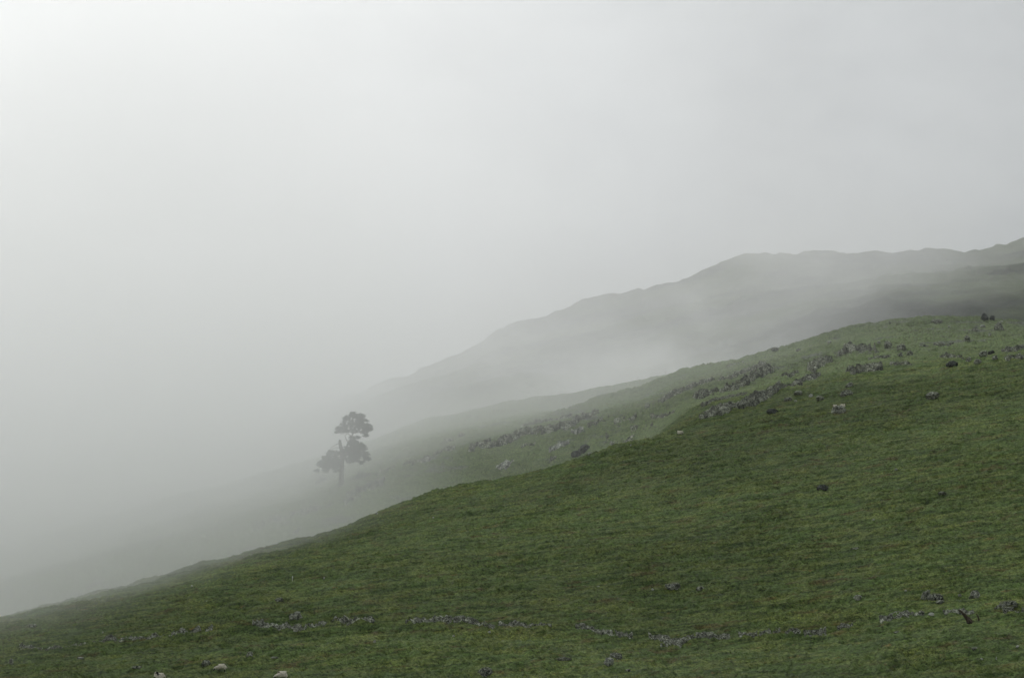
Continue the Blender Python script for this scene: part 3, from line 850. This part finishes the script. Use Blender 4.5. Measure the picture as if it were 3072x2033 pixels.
# --- the pine
tp = ground_at(1023, 1456)
ts = tp.length / F_PX
tree = empty('pine_tree', tp)
tag(tree, 'lone windblown pine with split crown and broken trunk stub in the mist', 'tree')
Q = lambda u, v, y=0.0: Vector(((u - 1023) * ts, y, (1456 - v) * ts))
trunk_ch = [(Q(1023, 1462), 13 * ts), (Q(1023, 1452), 9.0 * ts), (Q(1024, 1425), 6.8 * ts), (Q(1025, 1398), 6.4 * ts), (Q(1026, 1375), 6.2 * ts),
            (Q(1024, 1355), 5.6 * ts), (Q(1020, 1338), 4.9 * ts), (Q(1017, 1322), 3.9 * ts)]
tube_mesh('trunk', [trunk_ch,
                    [(Q(1017, 1326), 1.8 * ts), (Q(1016, 1319), .7 * ts)], [(Q(1019, 1326), 1.5 * ts), (Q(1022, 1321), .5 * ts)]], M['bark'], tree, 9, .12, 3)
br = [[(Q(1026, 1372), 3.2 * ts), (Q(1034, 1350, .4), 2.8 * ts), (Q(1043, 1330, .5), 2.4 * ts), (Q(1052, 1312, .3), 2.0 * ts), (Q(1060, 1292), 1.5 * ts), (Q(1066, 1265), .9 * ts)],
      [(Q(1052, 1312, .3), 1.3 * ts), (Q(1044, 1304, -.3), .9 * ts), (Q(1034, 1302, -.6), .7 * ts), (Q(1020, 1306, -.5), .45 * ts)],
      [(Q(1043, 1330, .5), 1.3 * ts), (Q(1036, 1318), 1.0 * ts), (Q(1033, 1308), .8 * ts), (Q(1045, 1296, .5), .6 * ts)],
      [(Q(1058, 1300), 1.3 * ts), (Q(1078, 1296, .6), .9 * ts), (Q(1098, 1306, .8), .55 * ts)],
      [(Q(1018, 1330), 1.2 * ts), (Q(1005, 1336), .8 * ts), (Q(992, 1344), .7 * ts), (Q(984, 1354), .6 * ts), (Q(980, 1362), .4 * ts)],
      [(Q(1019, 1345), 1.1 * ts), (Q(1006, 1345, -.5), .7 * ts), (Q(996, 1348, -.6), .6 * ts), (Q(990, 1358, -.5), .45 * ts)],
      [(Q(1024, 1372), 2.0 * ts), (Q(1008, 1372, .3), 1.5 * ts), (Q(988, 1380, .4), 1.1 * ts), (Q(968, 1392, .3), .7 * ts)],
      [(Q(1025, 1368), 2.0 * ts), (Q(1048, 1362, -.5), 1.5 * ts), (Q(1074, 1360, -.6), 1.1 * ts), (Q(1098, 1372, -.5), .6 * ts)],
      [(Q(1060, 1290), 1.2 * ts), (Q(1040, 1282, .7), .8 * ts), (Q(1016, 1290, .9), .5 * ts)],
      [(Q(1063, 1280), 1.2 * ts), (Q(1085, 1270, -.7), .8 * ts), (Q(1108, 1282, -.9), .5 * ts)],
      [(Q(1022, 1400), 1.0 * ts), (Q(1000, 1408, -.3), .7 * ts), (Q(975, 1416, -.5), .45 * ts), (Q(955, 1420, -.5), .3 * ts)]]
for k, ch in enumerate(br):
    tube_mesh('limb', [ch], M['bark'], tree, 6, .10, 10 + k)


def crown(lobes, n, seed, holes=()):
    """foliage pads: many small tufts gathered into lumpy clumps, with gaps between them"""
    rs = random.Random(seed); V = []; F_ = []; clumps = []
    for (cu, cv, ru, rv) in lobes:
        for _ in range(int(ru * rv / 8) + 2):
            an = rs.uniform(0, 6.283); q = rs.random() ** .5
            r_ = rs.uniform(1.8, 5.0)
            u_ = cu + math.cos(an) * q * max(ru - 2, 2); v_ = cv + math.sin(an) * q * max(rv - 2, 1.5)
            dy = rs.uniform(-1, 1) * math.sqrt(max(0, 1 - q * q)) * min(ru, 32)
            if any((u_ - hu)**2 + (v_ - hv)**2 < hr**2 * 1.6 for hu, hv, hr in holes): continue
            clumps.append((u_, v_, dy, r_))
    tot_ = sum(c_[3] ** 2 for c_ in clumps)
    for (u_, v_, dy, r_) in clumps:
        per = max(8, int(n * r_ * r_ / tot_))
        cc = Q(u_, v_, dy * ts)
        for _ in range(per):
            d_ = Vector((rs.gauss(0, 1), rs.gauss(0, 1), rs.gauss(0, 1))).normalized() * (abs(rs.gauss(0, .62)))
            c = cc + Vector((d_.x * r_ * 1.25, d_.y * r_, d_.z * r_ * .70)) * ts
            for __ in range(3):
                dirv = (d_ * .8 + Vector((rs.gauss(0, .6), rs.gauss(0, .6), rs.gauss(.3, .6)))).normalized()
                side = dirv.cross(Vector((rs.gauss(0, 1), rs.gauss(0, 1), rs.gauss(0, 1)))).normalized()
                o_ = c + Vector((rs.gauss(0, .07), rs.gauss(0, .07), rs.gauss(0, .06)))
                l_ = rs.uniform(.14, .36); w_ = rs.uniform(.035, .075)
                i0 = len(V)
                V += [o_ - side * w_, o_ + side * w_, o_ + dirv * l_]
                F_.append((i0, i0 + 1, i0 + 2))
    return np.array([tuple(v) for v in V]), np.array(F_)


# umbrella-shaped top, dense right-hand mass, drooping left-hand mass
tops = [(1061, 1262, 30, 17), (1040, 1272, 22, 15), (1085, 1270, 22, 16), (1022, 1290, 18, 13), (1052, 1290, 26, 12), (1090, 1290, 24, 13),
        (1105, 1284, 13, 13), (1058, 1246, 16, 9), (1075, 1250, 17, 9), (1036, 1254, 12, 9), (1010, 1295, 8, 6), (1098, 1306, 10, 6)]
rgt = [(1058, 1326, 17, 10), (1066, 1340, 30, 15), (1052, 1352, 28, 14), (1082, 1348, 20, 14), (1070, 1364, 30, 13), (1094, 1366, 16, 12), (1046, 1372, 20, 10),
       (1100, 1378, 12, 8), (1062, 1380, 18, 8), (1052, 1313, 10, 5), (1070, 1314, 9, 5), (1060, 1350, 34, 22), (1050, 1384, 18, 8), (1084, 1388, 14, 7)]
lft = [(1000, 1362, 22, 11), (990, 1376, 26, 13), (972, 1388, 22, 11), (1004, 1388, 20, 12), (985, 1402, 20, 9), (965, 1396, 17, 9), (1010, 1400, 12, 7), (975, 1412, 14, 5), (950, 1414, 9, 4), (990, 1388, 32, 20), (1008, 1412, 12, 8)]
for nm, lb_, sd, hl in ((tops, 'umbrella-shaped upper crown', 5, ((1040, 1268, 5), (1026, 1303, 4), (1047, 1303, 5), (1082, 1308, 5))),
                        (rgt, 'dense lower crown on the right', 6, ((1086, 1362, 4), (1034, 1332, 4))),
                        (lft, 'drooping lower crown on the left', 7, ())):
    V_, F_ = crown(nm, 8500 if sd == 5 else 9500, sd, hl)
    me = mesh_np('crown', V_, F_, smooth=False)
    tag(obj('crown', me, M['needles'], tree), lb_)

# low heather scrub near the pine
for (u, v, w, h_, lb) in [(962, 1442, 26, 12, 'low dark heather bush in mist left of the pine trunk'),
                          (1085, 1425, 44, 16, 'low dark heather bush in mist right of the pine trunk')]:
    p = ground_at(u, v + 4); s = p.length / F_PX; rs = random.Random(u); V_ = []; F_ = []
    for _ in range(1500):
        a_ = rs.gauss(0, .38); b_ = rs.gauss(0, .38); c_ = abs(rs.gauss(0, .42)) * max(0, 1 - a_ * a_)
        c = Vector((a_ * w * s, b_ * w * s * .6, 0)); c.z = landz(p.x + c.x, p.y + c.y) - p.z + c_ * h_ * s
        dv = Vector((rs.gauss(0, 1), rs.gauss(0, 1), rs.gauss(.5, 1))).normalized() * rs.uniform(.12, .26)
        sd_ = dv.cross(Vector((rs.gauss(0, 1), rs.gauss(0, 1), 0.3))).normalized() * .06
        i0 = len(V_); V_ += [tuple(c - sd_), tuple(c + sd_), tuple(c + dv)]; F_.append((i0, i0 + 1, i0 + 2))
    o = obj('bush', mesh_np('bush', V_, F_, False), M['needles']); o.location = p
    tag(o, lb, 'bush')

# --- fence posts on the misty skyline meadow
PG = 'bare fence posts standing along the misty meadow skyline'
post_labels = ['leftmost faint bare post, deepest in mist, on the meadow skyline',
               'second faint post from the left on the meadow skyline',
               'faint post just left of the tallest bright post',
               'tallest and brightest bare post on the meadow skyline',
               'leaning pale post just right of the brightest post',
               'faint post left of where the rocky slope meets the skyline',
               'faint post third from the right in the post row',
               'faint post second from the right, above the rocky slope edge',
               'rightmost post, standing by the rocky skyline hump']
for (u, v, h_, ln), lb in zip([(1409, 1238, 15, 0), (1482, 1222, 16, 1), (1551, 1208, 17, -1), (1625, 1196, 22, 1), (1696, 1187, 19, -4),
                               (1757, 1175, 16, 0), (1848, 1157, 17, 1), (1914, 1147, 18, 0), (1996, 1127, 19, 0)], post_labels):
    p = ground_at(u, v); s = p.length / F_PX; hh_ = h_ * s
    o = tube_mesh('fence_post', [[((0, 0, -.4), .085), ((0, 0, hh_ * .5), .080), ((0.01, 0, hh_), .072)]], M['post'], None, 8, .06, u)
    o.location = p; o.rotation_euler = (0, R(ln), 0)
    tag(o, lb, 'post', PG)
p = ground_at(877, 1741); s = p.length / F_PX
o = tube_mesh('marker_post', [[((0, 0, -.3), .05), ((0, 0, .2), .05), ((.01, 0, 12 * s), .085), ((.01, 0, 13 * s), .06)]], M['post'], None, 8, .05, 3)
o.location = p; tag(o, 'short white marker post standing alone on the left slope', 'post')

# --- dead stumps, antler-like twig
p = ground_at(2909, 1869); s = p.length / F_PX
S_ = lambda u, v, y=0.0: Vector(((u - 2909) * s, y, (1869 - v) * s))
st = empty('dead_stump', p); tag(st, 'dark leaning dead tree stump with splayed base at lower right', 'stump')
tube_mesh('trunk', [[(S_(2911, 1876), 9 * s), (S_(2907, 1866), 7.2 * s), (S_(2901, 1857), 5.8 * s), (S_(2895, 1849), 4.6 * s), (S_(2889, 1842), 3.3 * s),
                     (S_(2883, 1837), 2.3 * s), (S_(2877, 1833.5), 1.2 * s)]], M['deadwood'], st, 10, .16, 5)
tube_mesh('root', [[(S_(2900, 1853), 2.5 * s), (S_(2909, 1858), 2.4 * s), (S_(2916, 1866), 2.0 * s), (S_(2921, 1874), 1.6 * s)]], M['deadwood'], st, 7, .15, 6)
tube_mesh('root', [[(S_(2905, 1862, -.2), 2.5 * s), (S_(2911, 1870, -.4), 2.2 * s), (S_(2914, 1878, -.5), 1.6 * s)]], M['deadwood'], st, 7, .15, 7)
p2 = ground_at(2937, 1862); s = p2.length / F_PX
o = tube_mesh('dead_branch', [[((0.02, 0, -.3), 3.2 * s), ((0, 0, 4 * s), 2.9 * s), ((-2.5 * s, 0, 12 * s), 2.5 * s), ((-5.5 * s, 0, 18 * s), 1.8 * s), ((-8 * s, 0, 21 * s), 1.0 * s)]],
              M['deadwood'], None, 8, .14, 8)
o.location = p2; tag(o, 'short dead branch stub poking up right of the leaning stump', 'branch')
p3 = ground_at(2670, 972); s = p3.length / F_PX
o = tube_mesh('dead_twig', [[((0, 0, -.2), .10), ((0, 0, 2 * s), .10), ((-.1, 0, 6 * s), .05), ((-.1, 0, 10 * s), .03)],
                            [((0, 0, 2 * s), .08), ((.35, 0, 3.5 * s), .05), ((.55, 0, 3 * s), .04)], [((0, 0, 1 * s), .08), ((-.5, 0, 1.5 * s), .06)]], M['twig'], None, 5, .1, 9)
o.location = p3; tag(o, 'tiny dark forked twig sticking up on the summit skyline', 'twig')


# --- sheep
def skin_body(name, verts, edges, radii, root, mats, pick, fluff=.02, sub=2):
    me = bpy.data.meshes.new(name); me.from_pydata(verts, edges, []); me.update()
    o = bpy.data.objects.new(name, me); link(o)
    md = o.modifiers.new('skin', 'SKIN'); md.use_smooth_shade = True
    sv = me.skin_vertices[0].data
    for i, rd in enumerate(radii):
        sv[i].radius = rd if isinstance(rd, tuple) else (rd, rd); sv[i].use_root = (i == root)
    ss = o.modifiers.new('sub', 'SUBSURF'); ss.levels = sub; ss.render_levels = sub
    dg = bpy.context.evaluated_depsgraph_get()
    out = bpy.data.meshes.new_from_object(o.evaluated_get(dg))
    bpy.data.objects.remove(o)
    for m_ in mats: out.materials.append(m_)
    for vtx in out.vertices:
        if pick(vtx.co) == 0:
            q = vtx.co * 9
            vtx.co += vtx.normal * fluff * (mnoise.noise(q) + .6 * mnoise.noise(q * 2.3))
    for pl in out.polygons:
        pl.material_index = pick(pl.center); pl.use_smooth = True
    return out


def sheep(u, v, length_px, pose, heading, label, group='sheep on the hillside', at=None):
    """heading 0 = facing -X (left in view); + turns towards the camera"""
    p = at if at is not None else ground_at(u, v)
    s = p.length / F_PX; k = length_px * s / 1.25
    # body runs along x: nose towards -x
    if pose == 'graze':
        bz = .62
        vs_ = [(.42, 0, bz), (.1, 0, bz + .02), (-.25, 0, bz - .01), (-.50, 0, bz - .10), (-.66, 0, .36), (-.72, 0, .20), (-.80, 0, .08)]
        rd = [.235, .30, .285, .17, .105, .085, .05]
        ed = [(0, 1), (1, 2), (2, 3), (3, 4), (4, 5), (5, 6)]
    elif pose == 'back':      # grazing, head low
        bz = .62
        vs_ = [(.40, 0, bz), (.1, 0, bz + .03), (-.25, 0, bz), (-.48, 0, bz - .12), (-.62, .05, .38), (-.68, .08, .22), (-.75, .10, .10)]
        rd = [.25, .31, .28, .16, .10, .08, .05]
        ed = [(0, 1), (1, 2), (2, 3), (3, 4), (4, 5), (5, 6)]
    elif pose == 'lie':
        bz = .27
        vs_ = [(.40, 0, bz - .02), (.08, 0, bz + .03), (-.25, 0, bz + .02), (-.42, 0, bz + .20), (-.52, 0, bz + .38), (-.60, -.02, bz + .40), (-.74, -.03, bz + .34)]
        rd = [.22, .29, .26, .145, .10, .085, .05]
        ed = [(0, 1), (1, 2), (2, 3), (3, 4), (4, 5), (5, 6)]
    else:                     # lying with head turned back over the flank
        bz = .28
        vs_ = [(.40, 0, bz - .02), (.08, 0, bz + .03), (-.25, 0, bz + .04), (-.36, -.06, bz + .22), (-.30, -.16, bz + .36), (-.20, -.24, bz + .33), (-.10, -.30, bz + .22)]
        rd = [.23, .30, .28, .17, .12, .09, .055]
        ed = [(0, 1), (1, 2), (2, 3), (3, 4), (4, 5), (5, 6)]
    n0 = len(vs_)
    # ears
    hx = vs_[5]
    for sy in (-1, 1):
        vs_ += [(hx[0] + .03, hx[1] + sy * .13, hx[2] + .03), (hx[0] + .04, hx[1] + sy * .19, hx[2] - .0)]
        rd += [.025, .018]; i = len(vs_); ed += [(5, i - 2), (i - 2, i - 1)]
    # tail
    vs_ += [(.64, 0, bz - .02), (.68, 0, bz - .20)]; rd += [.07, .05]; i = len(vs_); ed += [(0, i - 2), (i - 2, i - 1)]
    if pose in ('graze', 'back'):
        for bx, bi, off in ((.40, 0, .05), (-.26, 2, 0)):
            for sy in (-1, 1):
                d0 = random.uniform(-.04, .04)
                kx = bx + off
                vs_ += [(kx, sy * .14, .40), (kx + (.05 if bi == 0 else -.01) + d0, sy * .14, .22), (kx + d0, sy * .14, .05), (kx - .04 + d0, sy * .14, .015)]
                rd += [.11 if bi == 0 else .085, .045, .034, .038]; i = len(vs_)
                ed += [(bi, i - 4), (i - 4, i - 3), (i - 3, i - 2), (i - 2, i - 1)]
    else:
        for sy in (-1, 1):
            vs_ += [(-.42, sy * .16, .09), (-.62, sy * .15, .05)]; rd += [.06, .038]; i = len(vs_); ed += [(2, i - 2), (i - 2, i - 1)]
            vs_ += [(.34, sy * .24, .10), (.12, sy * .27, .05)]; rd += [.09, .04]; i = len(vs_); ed += [(0, i - 2), (i - 2, i - 1)]
    hp = Vector(vs_[5]); hn = Vector(vs_[6])

    def pick(c):
        head = min((c - hp).length, (c - hn).length) < .155 or ((c - hp).length < .24 and abs(c.y - hp.y) > .09 and c.z > hp.z - .08)
        leg = c.z < .30 and pose in ('graze', 'back') and abs(c.y) > .05
        if pose not in ('graze', 'back'): leg = c.z < .10 and (c.x < -.46)
        return 1 if head or leg else 0
    me = skin_body('sheep', [tuple(x_) for x_ in vs_], ed, rd, 1, [M['fleece'], M['face']], pick)
    o = obj('sheep', me); o.location = p + Vector((0, 0, .07 if pose == 'lie' and at is None else -.02)); o.scale = (k, k, k)
    o.rotation_euler = (0, 0, R(heading))
    return tag(o, label, 'sheep', group)


sheep(661, 2016, 34, 'graze', 12, 'cream sheep grazing side-on beside the pointed grey boulder')
sheep(476, 2034, 36, 'turn', 20, 'lying sheep with dark face turned back over its side, leftmost sheep')
sheep(842, 2044, 40, 'back', 35, 'sheep cut by the bottom edge, only its woolly rump and back showing')
sheep(2040, 1303, 20, 'lie', -25, 'small sheep with dark head lying on the crest of the near slope')
# the two on the boulder
dgh = bpy.context.evaluated_depsgraph_get()


def on_top(u, v, w):
    dgh.update()
    az, te = ray(u, v); dirv = Vector((math.sin(az), math.cos(az), float(te))).normalized()
    # nearest boulder surface looked down on
    bo = [o for o in scene.objects if o.get('label', '').startswith('large rounded grey boulder with two sheep')][0]
    r_ = bo.location.xy.length; x_ = math.sin(az) * r_; y_ = math.cos(az) * r_
    inv = bo.matrix_world.inverted()
    a_ = inv @ Vector((x_, y_, bo.location.z + 8)); b_ = inv @ Vector((x_, y_, bo.location.z - 3))
    ok, loc, nr, _ = bo.ray_cast(a_, (b_ - a_).normalized())
    return bo.matrix_world @ loc


bpy.context.view_layer.update()
sheep(0, 0, 18, 'lie', 195, 'cream sheep resting higher on top of the large grey boulder', at=on_top(2528, 1215, 12) + Vector((0, 0, .02)))
sheep(0, 0, 15, 'lie', 20, 'cream sheep resting lower on the left side of the large grey boulder', at=on_top(2505, 1222, 12) - Vector((0, 0, .12)))

# ------------------------------------------------------------------ the air
def box(name, lo, hi):
    x0, y0, z0 = lo; x1, y1, z1 = hi
    V_ = [(x0, y0, z0), (x1, y0, z0), (x1, y1, z0), (x0, y1, z0), (x0, y0, z1), (x1, y0, z1), (x1, y1, z1), (x0, y1, z1)]
    F_ = [(0, 3, 2, 1), (4, 5, 6, 7), (0, 1, 5, 4), (1, 2, 6, 5), (2, 3, 7, 6), (3, 0, 4, 7)]
    me = bpy.data.meshes.new(name); me.from_pydata(V_, [], F_); me.update(); return me


def vol_mat(name, density, colour, g_):
    mt = bpy.data.materials.new(name); mt.use_nodes = True; nt = mt.node_tree; nt.nodes.clear()
    out = nt.nodes.new('ShaderNodeOutputMaterial'); pv = nt.nodes.new('ShaderNodeVolumePrincipled')
    pv.inputs['Color'].default_value = (*colour, 1); pv.inputs['Density'].default_value = density
    pv.inputs['Anisotropy'].default_value = g_
    nt.links.new(pv.outputs[0], out.inputs['Volume'])
    return mt, nt, pv


mt, nt, pv = vol_mat('haze_air', 0.00005, (.99, .995, 1.0), 0.7)
o = obj('haze', box('haze', (-3650, -3650, -60), (3650, 3650, 700)), mt)
tag(o, 'thin even haze filling the whole valley', 'haze', kind='stuff')

mt, nt, pv = vol_mat('mist_air', 0.01, (.999, 1.0, .9995), 0.72)
nb = NB(nt)
geo = nb.new('ShaderNodeNewGeometry'); pos = geo.outputs['Position']
sp = nb.new('ShaderNodeSeparateXYZ'); nb.link(pos, sp.inputs[0]); X_, Y_, Z_ = sp.outputs
yl = nb.math('ADD', Y_, nb.math('MULTIPLY', nb.math('MAXIMUM', nb.math('MULTIPLY_ADD', X_, -1.0, -8.0), 0.0), 3.6))
wisp = nb.noise(nb.mapv(pos, (.0085, .0065, .014), (4.0, 2.2, 0)), 1.0, 6, .62, .5)
wob = nb.math('MULTIPLY', nb.math('SUBTRACT', wisp, .5), 70.0)
side = nb.step(X_, -120, 136, 1.0, .05)
veil = nb.math('MULTIPLY', nb.step(nb.math('ADD', yl, wob), 420, 540), .0084)          # thin veil drifting over the left end of the ridge
thick = nb.math('MULTIPLY', nb.step(nb.math('ADD', Y_, wob), 445, 625), .0270)          # dense mist lying against the middle slope
near_d = nb.math('MULTIPLY', nb.math('MULTIPLY', nb.math('MAXIMUM', veil, thick), side), nb.step(Y_, 625, 700, 1.0, .08))
near_d = nb.math('MULTIPLY', near_d, nb.step(Z_, 76, 118, 1.0, .14))
yb = nb.math('ADD', nb.math('ADD', Y_, wob), nb.math('MULTIPLY', nb.math('MAXIMUM', nb.math('MULTIPLY_ADD', X_, -1.0, -30.0), 0.0), 4.0))
back_d = nb.math('MULTIPLY', nb.step(yb, 730, 960), nb.step(X_, -70, 50, .0052, .0030))
near_d = nb.math('MULTIPLY', near_d, nb.step(wisp, .38, .62, .75, 1.35))
back_d = nb.math('MULTIPLY', back_d, nb.step(wisp, .41, .59, .22, 2.1))
dn = nb.math('MAXIMUM', near_d, back_d)
dn = nb.math('MULTIPLY', dn, nb.step(Z_, 60, 300, 1.0, .25))
# a brighter bank caught in the hollow between the rocky slope and the far hill
ragged = nb.noise(nb.mapv(pos, (.022, .018, .035), (7, 1, 3)), 1.0, 6, .6, .6)
for (bx, by, bz, rx, ry, rz, dens_) in ((54, 712, 110, 52, 60, 36, .0190), (122, 790, 160, 62, 60, 24, .0060)):
    ell = nb.new('ShaderNodeVectorMath'); ell.operation = 'LENGTH'
    nb.link(nb.mapv(pos, (1 / rx, 1 / ry, 1 / rz), (-bx / rx, -by / ry, -bz / rz)), ell.inputs[0])
    wv = nb.math('ADD', nb.math('MULTIPLY', nb.math('SUBTRACT', wisp, .5), 1.8), nb.math('MULTIPLY', nb.math('SUBTRACT', ragged, .5), 2.4))
    bank = nb.math('MULTIPLY', nb.step(nb.math('ADD', ell.outputs['Value'], wv), .05, 1.1, 1.0, 0.0), dens_)
    dn = nb.math('ADD', dn, bank)
nb.link(dn, pv.inputs['Density'])
o = obj('mist', box('mist', (-600, 262, -40), (500, 1500, 420)), mt)
tag(o, 'drifting mist bank lying behind the ridge and over the far hills', 'mist', kind='stuff')
